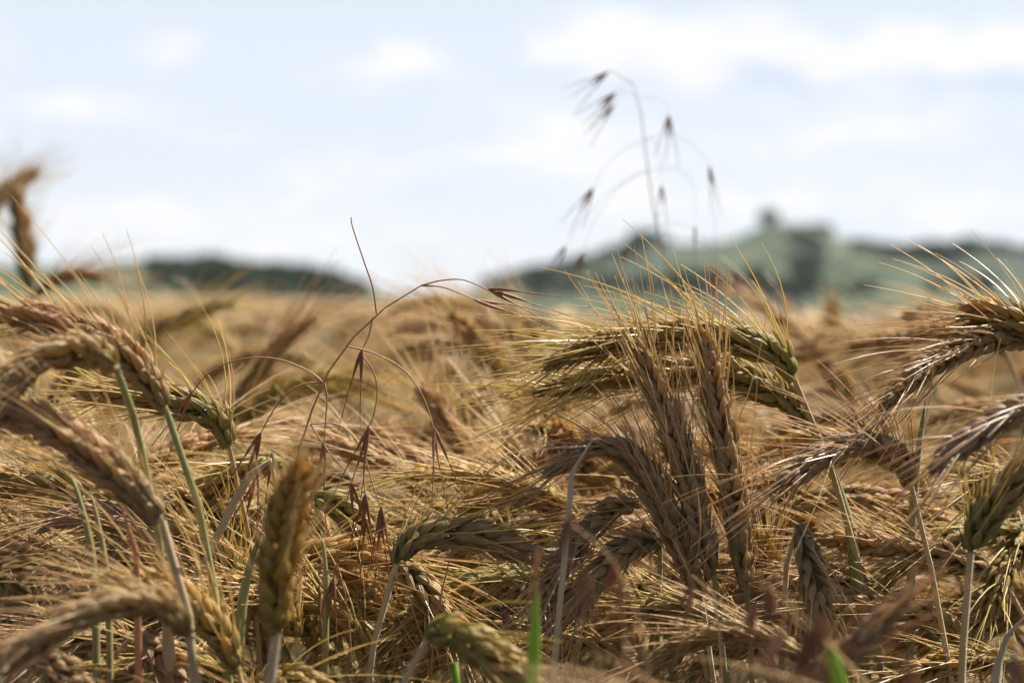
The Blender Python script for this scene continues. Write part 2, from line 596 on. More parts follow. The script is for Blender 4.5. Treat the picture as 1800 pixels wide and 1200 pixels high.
def hero(label, ear, d, stem=None, tint='straw', seed=1, roll=0.3, fat=1.0, awn=0.075, spread=1.0, group=None, keep=.9, stemmat='stem_straw',
         rt=.0011, rl=.0017, leaf=None, open_=1.0, wind=(0, 0, -.12), gx=None, tmpl=None, cat='barley plant', flag=False):
    d0, d1 = d if isinstance(d, tuple) else (d, d)
    if tint in ('green', 'straw', 'gold'):
        roll = 1.2 + roll * .6
    m = len(ear)
    pts = [P(x, y, d0 + (d1 - d0) * i / (m - 1)) for i, (x, y) in enumerate(ear)]
    g, w = build_ear(pts, seed, roll, fat, awn, spread, tmpl=tmpl, awn_keep=keep, open_=open_, wind=wind)
    base = pts[0]
    if stem:
        sp = [base] + [P(x, y, dd) for x, y, dd in stem]
    else:
        t0 = nrm(pts[0] - pts[1])
        dn = np.array([0, 0, -1.0])
        sp = [base, base + nrm(t0 * .9 + dn * .25) * .012, base + nrm(t0 * .9 + dn * .25) * .012 + nrm(t0 * .3 + dn) * .03]
    full = stem_path(sp, gx)
    foot = full[-1]
    e = bpy.data.objects.new('barley_plant', None)
    S.collection.objects.link(e)
    e.empty_display_size = .02
    e.location = foot
    tag(e, label, cat, group)
    off = -foot
    am = {'green': 'awn_green', 'pink': 'awn_pink'}.get(tint, 'awn')
    sm, spath = stem_mesh([q + off for q in full], rt, rl, None)
    if d0 < .78:
        fuzz(sm, spath, rl, 7.5, random.Random(seed))
    link('stem', sm.mesh('stem', M[stemmat]), e)
    for b in (g, w):
        b.v = [v - base for v in b.v]
    eo = link('ear', g.mesh('ear', M[tint]), e, base + off)
    link('awn_beard', w.mesh('awn_beard', M[am]), eo)
    if stem:
        rg2 = random.Random(seed + 90)
        k = rg2.choice((3, 4, 5))
        seg, _ = curve_pts(spath[k:k + 8], 22)
        tt = np.linspace(0, 1, 22)
        sb = MB()
        sb.tube(seg, rl * np.interp(tt, [0, .04, .2, 1], [1.12, 1.32, 1.22, 1.3]) * (1 + .04 * np.sin(tt * 40)), 8, .8)
        az = rg2.uniform(0, 6.28)
        lp = leaf_path(seg[0], az, rg2.uniform(.06, .13), .5, 3.0, rg=rg2)
        sb.blade(lp, np.interp(np.linspace(0, 1, len(lp)), [0, .15, .6, 1], [.0018, .0034, .0024, .0002]), fold=rg2.uniform(.3, .9))
        link('leaf_sheath', sb.mesh('leaf_sheath', M['leaf_dry' if stemmat != 'stem_green' or rg2.random() < .5 else 'stem_green']), e)
    if flag:
        rg2 = random.Random(seed + 50)
        k = 11
        lb = MB()
        lp = leaf_path(spath[k], rg2.uniform(0, 6.28), .16, 1.4, 1.6, rg=rg2)
        lb.blade(lp, np.interp(np.linspace(0, 1, len(lp)), [0, .2, .6, 1], [.002, .0045, .0035, .0003]))
        link('leaf', lb.mesh('leaf', M['leaf_dry']), e)
    return e


# ------------------------------------------------------------------ setting
def fall(x, y):
    """the field falls away gently, more to the right"""
    x = np.asarray(x, float); y = np.asarray(y, float)
    k = np.clip((x / np.maximum(y, 1) + .16) / .22, 0, 1)
    k = k * k * (3 - 2 * k)
    return -np.clip(y - 5, 0, 340) * (.001 + .0135 * k)


def terrain():
    # soil sheet
    me = bpy.data.meshes.new('ground')
    R = 4000
    ys = np.concatenate([[-R, -300, -30, 0, 6, 12], np.geomspace(14, 345, 50), [500, 900, 2000, 5000]])
    us = np.linspace(-1, 1, 81)
    Y = np.repeat(ys[:, None], len(us), 1)
    X = us[None, :] * (np.abs(Y) * 1.2 + 60)
    me = grid_mesh('ground', X, Y, fall(X, Y), M['soil'])
    tag(link('ground', me), kind='structure')


def smooth_noise(x, y, seed, k):
    r = np.random.RandomState(seed)
    out = 0
    for i in range(7):
        a = r.uniform(0, 6.28); f = k * (1.0 + i * .9); ph = r.uniform(0, 6.28)
        out = out + np.sin((x * math.cos(a) + y * math.sin(a)) * f + ph) / (1 + i * .7)
    return out


def grid_mesh(name, X, Y, Z, mat):
    n, m = X.shape
    V = np.stack([X, Y, Z], -1).reshape(-1, 3)
    i = np.arange(n - 1)[:, None] * m; j = np.arange(m - 1)[None, :]
    F = np.stack([i + j, i + j + 1, i + j + 1 + m, i + j + m], -1).reshape(-1, 4)
    me = bpy.data.meshes.new(name)
    me.from_pydata(V.tolist(), [], F.tolist())
    me.polygons.foreach_set('use_smooth', np.ones(len(F), dtype=bool))
    me.materials.append(mat)
    return me


terrain()


def far_mat(name, a, b, c, s1, s2):
    m, t = mat_new(name)
    tc = t.new('ShaderNodeTexCoord').outputs['Object']
    mp = t.new('ShaderNodeMapping'); mp.inputs['Scale'].default_value = (1, .45, 1); t.l.new(tc, mp.inputs[0])
    n1 = t.noise(mp.outputs[0], s1, 3, .5); n2 = t.noise(tc, s2, 5, .65)
    col = t.mix(t.ramp(n1, .42, .56), a, b)
    col = t.mix(t.ramp(n2, .45, .7), col, c)
    finish(t, col, .9, 0, None, n2, 1.0 / s2, .5)
    return m


M['canopy'] = simple('crop canopy', (.24, .15, .07), (.50, .35, .18), 9, .8, .1)
M['canopy'].node_tree.nodes['Noise Texture'].inputs['Roughness'].default_value = .8
M['pasture'] = far_mat('hill pasture', (.018, .038, .015), (.042, .062, .018), (.011, .022, .012), .012, .07)
M['hill_dark'] = far_mat('hill dark', (.045, .075, .035), (.075, .12, .045), (.03, .05, .028), .02, .1)


def canopy():
    ys = np.concatenate([np.linspace(6.5, 20, 60), np.geomspace(20.5, 330, 90)])
    xs = np.linspace(-1, 1, 160)
    X = xs[None, :] * (ys[:, None] * .75 + 3)
    Y = np.repeat(ys[:, None], len(xs), 1)
    r = np.random.RandomState(4)
    Z = 0.86 + r.normal(0, .045, X.shape) * np.clip(12 / Y, .4, 1) + smooth_noise(X, Y, 8, .6) * .012 + fall(X, Y)
    me = grid_mesh('distant_crop', X, Y, Z, M['canopy'])
    tag(link('distant_crop', me), kind='stuff', label='far straw coloured crop running back to the hills', cat='crop field')


canopy()


def hill(name, ridge, yc, depth, mat, seed, amp):
    """ridge: photo pixels of the skyline; built at its own distance and real size"""
    rx = np.array([(p[0] - 900) / FPX * yc for p in ridge])
    rz = np.array([(HOR - p[1]) / FPX * yc + CAM_Z for p in ridge])
    xs = np.linspace(rx[0], rx[-1], 150)
    h = np.interp(xs, rx, rz)
    k = np.array([.1, .2, .4, .2, .1]); h = np.convolve(np.pad(h, 2, 'edge'), k, 'valid')
    vs = np.linspace(-1, 1, 60)
    prof = np.cos(vs * math.pi / 2) ** 1.3
    X = np.repeat(xs[None, :], len(vs), 0)
    Y = yc + vs[:, None] * depth + 0 * X
    Z = h[None, :] * prof[:, None] + smooth_noise(X, Y, seed, .03) * amp * prof[:, None] * (np.abs(vs[:, None]) > .05) - 9.0 * (1 - prof[:, None])
    me = grid_mesh(name, X, Y, Z, mat)
    o = link(name, me)
    tag(o, kind='structure')
    return lambda x, y: float(np.interp(x, xs, h) * math.cos(max(-1, min(1, (y - yc) / depth)) * math.pi / 2) ** 1.3)


hL = hill('hill', [(-900, 470), (-300, 440), (60, 470), (180, 470), (240, 462), (310, 458), (380, 474), (450, 484), (520, 484), (570, 494), (620, 512), (700, 522), (760, 524)], 520, 190, M['pasture'], 3, .5)
hR = hill('hill', [(800, 524), (870, 500), (950, 480), (1040, 458), (1110, 436), (1200, 432), (1270, 426), (1310, 412), (1350, 390), (1400, 410), (1440, 424), (1480, 446), (1560, 450), (1640, 430), (1720, 448), (1800, 488), (1950, 480), (2400, 440), (3000, 480)], 760, 300, M['pasture'], 5, .6)
hB = hill('hill', [(-2400, 500), (-900, 505), (0, 512), (500, 516), (900, 514), (1500, 506), (2600, 505), (4200, 500)], 1700, 300, M['hill_dark'], 9, .5)


# ---- distant trees
def foliage_mat(name, a, b):
    m, t = mat_new(name)
    r = attr(t, 'rnd')
    c = t.mix(r, a, b)
    finish(t, c, .7, .25, None, None, spec=.2)
    return m


M['foliage'] = foliage_mat('foliage dark', (.018, .034, .014), (.045, .07, .025))
M['foliage_b'] = foliage_mat('foliage mid', (.045, .085, .025), (.095, .15, .045))
M['bark'] = simple('bark', (.06, .045, .035), (.12, .09, .065), 3, .9)


def crown_mb(mb, c, rx, rz, n, rs, leaf):
    """leaf clumps through an uneven crown volume: many small tilted faces"""
    lobes = [(np.array([rs.uniform(-.55, .55), rs.uniform(-.55, .55), rs.uniform(-.35, .6)]), rs.uniform(.35, .6)) for _ in range(9)]
    V = []; F = []; R = []
    for i in range(n):
        lc, lr = lobes[rs.randint(len(lobes))]
        d = rs.normal(size=3); d /= np.linalg.norm(d)
        p = lc + d * lr * rs.uniform(.55, 1.08)
        p = c + p * np.array([rx, rx, rz])
        a = nrm(rs.normal(size=3)); b = nrm(np.cross(a, rs.normal(size=3)))
        s = leaf * rs.uniform(.5, 1.3)
        k = len(V)
        V += [p - a * s, p - b * s * .7, p + a * s, p + b * s * .7]
        F.append((k, k + 1, k + 2, k + 3)); R += [rs.uniform()] * 4
    V = np.array(V)
    mb.add(V, F, np.zeros((len(V), 2)), .5, 0.0)
    mb.r[-1] = np.array(R)


def tree(x, y, z, h, w, label, seed, mat='foliage', n=1400, group=None):
    rs = np.random.RandomState(seed)
    e = bpy.data.objects.new('tree', None); S.collection.objects.link(e)
    e.location = (x, y, z)
    tag(e, label, 'tree', group)
    tb = MB()
    tb.tube(np.array([[0, 0, -1.0], [0.1, 0, h * .2], [0, .1, h * .45], [.2, 0, h * .75]]), [w * .07, w * .055, w * .04, w * .012], 8)
    for k in range(6):
        a = k * 1.05 + rs.uniform(0, .5)
        z0 = h * rs.uniform(.15, .4)
        q = np.array([math.cos(a), math.sin(a), 0])
        tb.tube(np.array([[0, 0, z0], list(q * w * .18 + [0, 0, z0 + h * .14]), list(q * w * .38 + [0, 0, z0 + h * .3])]), [w * .03, w * .02, w * .006], 6)
    link('trunk', tb.mesh('trunk', M['bark']), e)
    cb = MB()
    crown_mb(cb, np.array([0, 0, h * .5]), w * .55, h * .5, n, rs, w * .06)
    link('crown', cb.mesh('crown', M[mat]), e)
    return e


def on_hill(hf, px, D):
    x = (px - 900) / FPX * D
    return x, D, hf(x, D) - .4


for px, D, h, w, lab in [(1350, 760, 7.5, 11, 'tall dark round tree standing alone on the highest point of the right hill'),
                         (1431, 765, 8.5, 11, 'dark round tree just right of the tallest tree on the right hilltop'),
                         (1446, 745, 7.0, 8, 'smaller dark tree at the right foot of the second hilltop tree'),
                         (1128, 760, 8.0, 15, 'dark tree on the left shoulder of the right hill behind the tall brome stem'),
                         (1165, 750, 5.0, 9, 'low dark tree right of the tree on the left shoulder of the right hill')]:
    x, y, z = on_hill(hR, px, D)
    tree(x, y, z, h, w, lab, int(px), n=1600)


def wood(name, label, spots, seed, mat='foliage'):
    rs = np.random.RandomState(seed)
    mb = MB()
    for (x, y, z, h, w) in spots:
        mb.tube(np.array([[x, y, z - 1], [x, y, z + h * .4], [x + .2, y, z + h * .7]]), [w * .05, w * .04, w * .01], 5)
        crown_mb(mb, np.array([x, y, z + h * .52]), w * .55, h * .5, 260, rs, w * .1)
    o = link(name, mb.mesh(name, M[mat]))
    tag(o, label, 'wood', kind='stuff')


rs = np.random.RandomState(2)
sp = []
for i in range(170):     # dark wood over the right side of the left hill
    px = rs.uniform(270, 640); D = rs.uniform(420, 530)
    x, y, z = on_hill(hL, px, D)
    sp.append((x, y, z, rs.uniform(3.2, 5) * (1 if px > 360 else .5), rs.uniform(6, 9)))
wood('woodland', 'dark wood covering the right slope of the left hill', sp, 5)
sp = []
for i in range(120):
    px = rs.choice([rs.uniform(860, 1110), rs.uniform(1700, 1900), rs.uniform(1560, 1700)]); D = rs.uniform(640, 780)
    x, y, z = on_hill(hR, px, D)
    sp.append((x, y, z, rs.uniform(2.5, 4.5), rs.uniform(6, 11)))
wood('woodland', 'dark woods along both ends of the right hill skyline', sp, 6)
sp = []
for i in range(140):    # hedgerows across the right hill
    row = rs.randint(7)
    px = [rs.uniform(1280, 1420), rs.uniform(1180, 1330), rs.uniform(1400, 1440), rs.uniform(1500, 1640), rs.uniform(900, 1250), rs.uniform(1180, 1560), rs.uniform(1640, 1760)][row]
    D = [490, 520, rs.uniform(500, 640), 580, 500, 480, 490][row] + rs.uniform(-3, 3)
    x, y, z = on_hill(hR, px, D)
    sp.append((x, y, z, rs.uniform(3, 6), rs.uniform(5, 8)))
wood('hedgerow', 'dark hedgerows crossing the green slope of the right hill', sp, 7)

# ------------------------------------------------------------------ the barley plants that the photo shows clearly
def heroes():
    F = .72
    H = hero
    # --- right of centre: two nodding ears lying left, one above the other
    H('upper of two sharp nodding ears arching left past the upright pair', [(1397, 668), (1372, 628), (1320, 606), (1230, 590), (1140, 592), (1040, 612), (965, 640)], (.72, .715),
      [(1412, 705, .72), (1438, 760, .725), (1470, 850, .73), (1500, 960, .74)], 'green', 3, .15, 1.0, .070, 1.1, stemmat='stem_straw', rt=.0012)
    H('lower of two sharp nodding barley ears, directly under the arching upper one', [(1424, 748), (1385, 705), (1330, 675), (1250, 655), (1150, 654), (1040, 668), (945, 690)], (.74, .725),
      [(1440, 775, .742), (1475, 870, .75), (1500, 960, .76)], 'green', 4, .1, 1.0, .072, 1.0, stemmat='stem_green')
    H('upright barley ear crossing in front of the two nodding ears, the left of the pair', [(1255, 1010), (1228, 920), (1203, 830), (1175, 740), (1150, 670), (1122, 606)], (.705, .70),
      [(1262, 1060, .706), (1275, 1200, .71)], 'straw', 5, .5, .92, .06, .6, stemmat='stem_green', open_=.8, wind=(0, 0, .15))
    H('upright barley ear crossing in front of the two nodding ears, the right of the pair', [(1312, 1030), (1300, 930), (1283, 830), (1268, 740), (1253, 660), (1236, 580)], (.71, .70),
      [(1315, 1080, .71), (1322, 1200, .715)], 'straw', 6, .2, .95, .055, .6, stemmat='stem_green', open_=.75, wind=(0, 0, .15))
    H('brown ear leaning over to the left below the upright pair, awns hanging like a skirt', [(1235, 1060), (1195, 960), (1150, 860), (1100, 795), (1040, 790), (965, 830)], (.71, .70),
      [(1245, 1110, .71), (1255, 1200, .712)], 'pink', 7, .7, .95, .05, .8, stemmat='stem_straw')
    H('ear with pale swollen grains drooping left below the centre of the crossed ears', [(1130, 878), (1085, 888), (1040, 925), (1000, 975), (965, 1030), (940, 1085)], (.73, .70), None, 'pink', 8, .4, 1.0, .06, 1.0, open_=1.2)
    H('cream ear drooping left on a pale hooked stem beneath the swollen-grained ear', [(1160, 948), (1115, 958), (1070, 990), (1030, 1035), (990, 1075), (960, 1110)], (.72, .70),
      [(1172, 955, .73), (1168, 985, .74), (1155, 1060, .75)], 'straw', 9, .2, 1.0, .055, 1.0, stemmat='stem_green')
    H('small orange-tipped upright ear between the upright pair and the hanging ear', [(1352, 1045), (1350, 1010), (1347, 975), (1345, 940)], .76, None, 'gold', 10, .2, .85, .05, .8)
    # --- right
    H('purplish ear with plump shining grains pointing down left at the right edge cluster', [(1810, 605), (1745, 597), (1690, 615), (1640, 640), (1600, 670), (1552, 715)], (.72, .70), None, 'pink', 11, .3, 1.0, .065, 1.0, gx=(.24, .8), open_=1.2)
    H('topmost ear at the right edge, its awns standing up against the hill', [(1850, 600), (1815, 575), (1775, 560), (1730, 548), (1690, 552)], (.71, .72), None, 'gold', 12, .5, .95, .058, 1.4, gx=(.27, .75), wind=(-.1, 0, .08))
    H('soft ear drooping left beneath the plump-grained ear at the right edge', [(1850, 690), (1800, 715), (1745, 742), (1690, 780), (1645, 822)], (.65, .645), None, 'pink', 13, .2, 1.0, .06, .9, gx=(.25, .7))
    H('ear nodding left from a rim-lit straw stem right of the upright pair', [(1602, 855), (1585, 812), (1545, 786), (1495, 782), (1440, 805), (1375, 852)], (.71, .69),
      [(1607, 880, .71), (1622, 940, .712), (1648, 1060, .72)], 'pink', 14, .4, 1.0, .07, 1.0, stemmat='stem_straw')
    H('ear leaning out of the frame at right on a pale thick stem', [(1706, 970), (1722, 925), (1755, 875), (1800, 840), (1850, 820), (1900, 815)], (.665, .66),
      [(1700, 1000, .665), (1697, 1060, .665), (1690, 1200, .67)], 'green', 15, .0, 1.0, .06, .9, stemmat='stem_straw', rt=.0014, rl=.0018)
    H('long ear lying level between the hanging ear and the thick pale stem', [(1760, 1010), (1700, 990), (1640, 972), (1570, 960), (1500, 950), (1440, 945)], (.76, .745), None, 'straw', 16, .3, .9, .06, 1.1)
    H('pale ear hanging straight down right of the small orange-tipped ear', [(1402, 925), (1415, 960), (1428, 1010), (1437, 1065), (1443, 1120), (1446, 1175)], (.69, .68), [(1392, 925, .70), (1385, 960, .71), (1380, 1040, .73)], 'straw', 17, .6, .85, .04, .8, wind=(0, 0, -.3))
    H('level ear low at the right with long straw awns streaming left', [(1830, 1070), (1760, 1082), (1690, 1095), (1620, 1110), (1540, 1120), (1470, 1140)], (.78, .76), None, 'straw', 18, .3, .95, .075, 1.0)
    H('blurred purple-brown ear rising to the right at the bottom, near the hanging ear', [(1400, 1230), (1440, 1185), (1490, 1150), (1560, 1080), (1600, 1040)], (.56, .55), [(1395, 1280, .56), (1390, 1350, .56)], 'pink', 19, .3, .8, .03, .8)
    H('straw ear lying left in the lower right corner under the pale thick stem', [(1800, 1160), (1740, 1160), (1680, 1165), (1620, 1180), (1560, 1200)], (.74, .72), None, 'straw', 20, .2, .9, .06, 1.1)
    H('brown ear behind the right edge stem, tip towards the drooping ear', [(1830, 830), (1790, 835), (1740, 845), (1700, 865)], (.76, .75), None, 'straw', 21, .6, .9, .06, 1.2)
    # --- centre
    H('sharp green-gold ear bowing right on a pale sheathed stem, low centre', [(697, 990), (718, 958), (765, 938), (830, 938), (895, 958), (955, 982)], (.71, .715),
      [(685, 1015, .71), (672, 1060, .71), (660, 1120, .712), (648, 1200, .715)], 'green', 22, .2, .98, .075, 1.1, stemmat='stem_straw', rt=.0013, rl=.0017, wind=(.05, 0, .12))
    H('green ear running down right behind the hanging brome spikelets', [(545, 875), (585, 885), (630, 915), (670, 950), (715, 990)], (.75, .75), None, 'green', 23, .4, 1.05, .075, 1.0, wind=(.1, 0, .3))
    H('brown ear hanging down right under the sharp green-gold ear', [(700, 985), (735, 1020), (765, 1060), (795, 1100), (830, 1145)], (.735, .72), None, 'straw', 24, .1, .9, .065, 1.0)
    H('large blurred orange-brown upright ear in the foreground left of centre', [(486, 1112), (484, 1050), (492, 970), (505, 900), (522, 850), (532, 815)], (.585, .58),
      [(482, 1150, .585), (468, 1250, .59)], 'gold', 25, .3, 1.12, .028, .8, stemmat='leaf_dry', rt=.0018, rl=.0022, keep=.7, open_=1.1)
    H('blurred plump ear bowing right at the bottom edge left of the green blade', [(752, 1122), (785, 1112), (830, 1130), (875, 1160), (935, 1205)], (.60, .59), [(735, 1135, .60), (712, 1175, .60), (690, 1230, .60)], 'green', 26, .3, 1.05, .04, .8, stemmat='stem_straw', keep=.5)
    H('thin brown young ear on a short stem right of the blurred upright ear', [(522, 1120), (517, 1100), (513, 1080), (510, 1062)], .70, [(528, 1160, .70), (535, 1210, .70)], 'gold', 27, .3, .55, .02, .6)
    H('dark green ear in shade at the bottom, right of the blurred upright ear', [(560, 1130), (590, 1090), (640, 1068), (700, 1066), (760, 1080)], (.80, .79), None, 'green', 28, .2, 1.0, .07, 1.0)
    H('ear with green husks nodding left above the blurred upright ear', [(500, 812), (470, 812), (430, 825), (390, 842), (350, 860)], (.77, .76), None, 'green', 29, .2, 1.0, .06, 1.1)
    # --- left
    H('large ear arching up and out of the left edge on a rim-lit green stem', [(293, 722), (262, 672), (215, 622), (150, 585), (70, 560), (-30, 540)], (.66, .65),
      [(300, 745, .66), (325, 800, .66), (352, 900, .66), (378, 1040, .665)], 'gold', 30, .2, 1.0, .072, 1.0, stemmat='stem_green', rt=.0014, rl=.0024, wind=(-.08, 0, .1))
    H('purple ear of round shining grains pointing down at the left edge', [(205, 650), (165, 622), (110, 618), (55, 640), (12, 690), (-25, 760)], (.615, .60),
      [(215, 655, .637), (235, 730, .64), (262, 850, .645), (285, 960, .65), (292, 1060, .655)], 'pink', 31, .5, 1.12, .03, .9, stemmat='stem_green', rt=.0014, rl=.0018, open_=1.3)
    H('sharp ear bowing left with a small black beetle on its bend', [(403, 785), (388, 745), (350, 720), (290, 705), (220, 692), (140, 690)], (.73, .73),
      [(408, 810, .73), (425, 880, .74)], 'green', 32, .1, 1.0, .075, 1.0)
    H('big blurred tan ear slanting down right on the left side', [(285, 915), (240, 865), (180, 810), (115, 765), (50, 735), (-20, 715)], (.62, .60),
      [(300, 935, .62), (325, 1000, .62), (335, 1120, .62)], 'straw', 33, .0, 1.08, .065, 1.0, stemmat='leaf_dry', rt=.0016, rl=.0024)
    H('green ear low against the left edge behind the big tan ear', [(150, 880), (110, 855), (60, 845), (0, 850), (-60, 870)], (.75, .74), None, 'green', 34, .3, 1.0, .065, 1.1)
    H('long ear curving down right beside the rim-lit stem, lower left', [(450, 1070), (425, 1015), (380, 970), (320, 935), (240, 915), (150, 915)], (.74, .72),
      [(455, 1110, .74), (460, 1200, .745)], 'green', 35, .2, 1.0, .075, 1.1)
    H('blurred brown ear with white-lit grains in the lower left foreground', [(330, 1120), (300, 1075), (240, 1058), (160, 1075), (85, 1115), (0, 1180)], (.57, .56), None, 'pink', 36, .4, 1.0, .055, 1.0)
    H('blurred ear behind the white-lit ear, lower left, grains catching light', [(420, 1180), (380, 1110), (330, 1060), (270, 1030), (200, 1020)], (.64, .63), None, 'straw', 37, .2, 1.0, .075, 1.0)
    H('tan ear slanting into the bottom left corner', [(240, 1110), (270, 1140), (300, 1170), (330, 1210)], (.67, .66), None, 'straw', 38, .2, 1.0, .06, 1.1)
    H('reddish ear lying level in front of two grey stems, left side', [(300, 960), (250, 925), (190, 905), (130, 905), (80, 925)], (.72, .71), None, 'pink', 39, .2, 1.0, .06, 1.1)
    H('straw ear at the left edge above the white-lit foreground ear', [(130, 985), (90, 965), (40, 960), (-20, 975)], (.74, .73), None, 'straw', 40, .2, 1.0, .06, 1.1)
    # --- blurred ears further back, against the field
    g = None
    H('far blurred ear pointing up right at the top left edge against the sky', [(-40, 420), (-15, 365), (20, 330), (65, 300)], (1.5, 1.5), None, 'straw', 41, .2, 1.15, .06, 1.2)
    H('far blurred upright ear at the left edge under the ear against the sky', [(52, 510), (46, 460), (38, 400), (28, 335)], (1.45, 1.45), None, 'straw', 42, .2, 1.25, .05, 1.2)
    H('far blurred ear lying level against the left hill', [(60, 520), (95, 492), (135, 482), (182, 486)], (1.3, 1.3), None, 'pink', 43, .2, .95, .08, 1.3)
    H('far dark blurred ear rising right towards the left hill', [(190, 660), (235, 610), (290, 575), (345, 550), (410, 532)], (1.2, 1.2), None, 'green', 44, .2, .8, .06, 1.0)
    H('grey-purple blurred ear rising right behind the arching brome', [(400, 750), (430, 690), (470, 630), (510, 590), (552, 560)], (1.02, 1.02), None, 'pink', 45, .2, .95, .06, 1.0)
    H('upper of the blurred level ears behind the arching brome', [(950, 600), (910, 560), (850, 545), (770, 535), (690, 545)], (1.15, 1.15), None, 'gold', 46, .2, .9, .07, 1.2)
    H('middle of the blurred level ears behind the arching brome', [(930, 640), (905, 590), (850, 570), (770, 570), (690, 580)], (1.12, 1.12), None, 'gold', 47, .2, .95, .06, 1.2)
    H('lowest of the blurred level ears behind the arching brome', [(920, 700), (900, 640), (840, 608), (770, 605), (690, 622)], (1.1, 1.1), None, 'straw', 48, .2, .95, .06, 1.2)
    H('blurred ear bowing right behind the lower arms of the brome', [(420, 760), (460, 710), (520, 680), (590, 672), (660, 675)], (1.0, .98), None, 'green', 49, .2, .9, .06, 1.2)
    H('blurred ear slanting up left below the right arm of the brome', [(845, 850), (815, 790), (780, 730), (740, 680)], (.92, .92), None, 'straw', 50, .2, .95, .08, 1.2)
    H('blurred ear slanting down right against the right hill foot', [(1475, 700), (1450, 640), (1410, 590), (1365, 555), (1320, 525)], (1.1, 1.1), None, 'pink', 51, .2, .9, .05, 1.2)
    H('blurred ear lying level behind the awns of the right edge cluster', [(1770, 620), (1730, 590), (1660, 580), (1580, 595), (1490, 612)], (1.0, 1.0), None, 'straw', 52, .2, .9, .06, 1.1)
    H('second blurred level ear right of the hill foot, darker and higher', [(1760, 600), (1720, 562), (1660, 548), (1590, 556)], (1.1, 1.1), None, 'gold', 53, .2, .9, .05, 1.1)
    H('small orange blurred upright ear standing before the right hill foot', [(1464, 640), (1464, 600), (1462, 565), (1461, 535)], (1.75, 1.75), None, 'gold', 54, .2, 1.3, .03, .8)
    H('blurred golden ear standing upright in shade left of the drooping ears', [(905, 900), (910, 850), (905, 800), (915, 750)], (.95, .95), None, 'gold', 55, .2, .9, .05, 1.0)


heroes()


# ------------------------------------------------------------------ ear prototypes for the rest of the crop
def proto_axis(rg, L, lean, bend):
    """axis in local coordinates: starts leaning, nods over towards +x"""
    pts = [np.zeros(3)]
    a = lean
    n = 7
    for i in range(n):
        pts.append(pts[-1] + np.array([math.sin(a), rg.gauss(0, .04), math.cos(a)]) * L / n)
        a += bend / n * (1.35 - i / n * .7)
    return pts


PROTO = []
prg = random.Random(77)
for k, (lean, bend, tint) in enumerate([(.5, 1.5, 'straw'), (.9, 1.3, 'green'), (.3, .6, 'straw'), (1.1, 1.5, 'pink'), (.7, .9, 'gold'), (1.2, 1.0, 'straw'),
                                        (.15, .3, 'straw'), (1.5, 1.0, 'green'), (.8, 1.8, 'pink'), (1.0, .7, 'straw')]):
    ax = proto_axis(prg, prg.uniform(.078, .1), lean, bend)
    g, w = build_ear(ax, 900 + k, prg.uniform(0, 1), prg.uniform(.9, 1.02), prg.uniform(.06, .08), 1.1, tmpl=grain_template(7, 7), awn_seg=6, awn_keep=.58)
    am = {'green': 'awn_green', 'pink': 'awn_pink'}.get(tint, 'awn')
    me_g = g.mesh('ear', M[tint]); me_w = w.mesh('awn_beard', M[am])
    tip = max(p[2] for p in ax)
    atop = float(np.quantile(np.concatenate(w.v)[:, 2], .93))
    _, w2 = build_ear(ax, 950 + k, 0, .95, .065, 1.1, tmpl=GT_LO, awn_seg=5, awn_keep=.40)
    me_s = w2.mesh('awn_beard', M[am])
    PROTO.append(dict(ear=me_g, awn=me_w, awn_few=me_s, ax=ax, dir=nrm(np.array(ax[1]) - np.array(ax[0])), top=tip, atop=atop, tint=tint))

FILL_COUNT = [0]


def fill_plant(label, group, base, rot, proto, scl=1.0, leaf=False, rg=rng, green=None, few=False):
    """base: world point of the foot of the ear"""
    pr = PROTO[proto]
    c, s = math.cos(rot), math.sin(rot)
    d = pr['dir']
    dw = np.array([d[0] * c - d[1] * s, d[0] * s + d[1] * c, d[2]])
    base = np.asarray(base, float)
    t0 = -dw
    sp = [base, base + t0 * .015, base + t0 * .025 + nrm(t0 * .5 + np.array([0, 0, -1.])) * .03]
    full = stem_path(sp)
    foot = full[-1]
    e = bpy.data.objects.new('barley_plant', None)
    S.collection.objects.link(e); e.empty_display_size = .02
    e.location = foot
    tag(e, label, 'barley plant', group)
    sm, spath = stem_mesh([q - foot for q in full], .0011 * scl, .0016, None)
    g = green if green is not None else rg.random() < .6
    link('stem', sm.mesh('stem', M['stem_green' if g else 'stem_straw']), e)
    eo = link('ear', pr['ear'], e, base - foot)
    eo.rotation_euler = (0, 0, rot); eo.scale = (scl,) * 3
    link('awn_beard', pr['awn_few' if few else 'awn'], eo)
    if leaf:
        lb = MB()
        lp = leaf_path(spath[rg.choice((9, 10, 11, 12))], rg.uniform(0, 6.28), rg.uniform(.08, .15), .7, rg.uniform(1.4, 2.6), rg=rg)
        lb.blade(lp, np.interp(np.linspace(0, 1, len(lp)), [0, .2, .6, 1], [.0022, .0052, .0036, .0003]), fold=rg.uniform(.2, .9))
        link('leaf', lb.mesh('leaf', M['stem_green' if rg.random() < .4 else 'leaf_dry']), e)
    FILL_COUNT[0] += 1
    return e


LINE = ([-200, 0, 120, 230, 300, 420, 560, 660, 900, 1000, 1450, 1560, 1700, 1800, 2000], [540, 540, 580, 650, 670, 660, 640, 600, 620, 640, 650, 620, 590, 570, 570])
frg = random.Random(5)


def region(px):
    return 'left' if px < 600 else 'middle' if px < 1200 else 'right'


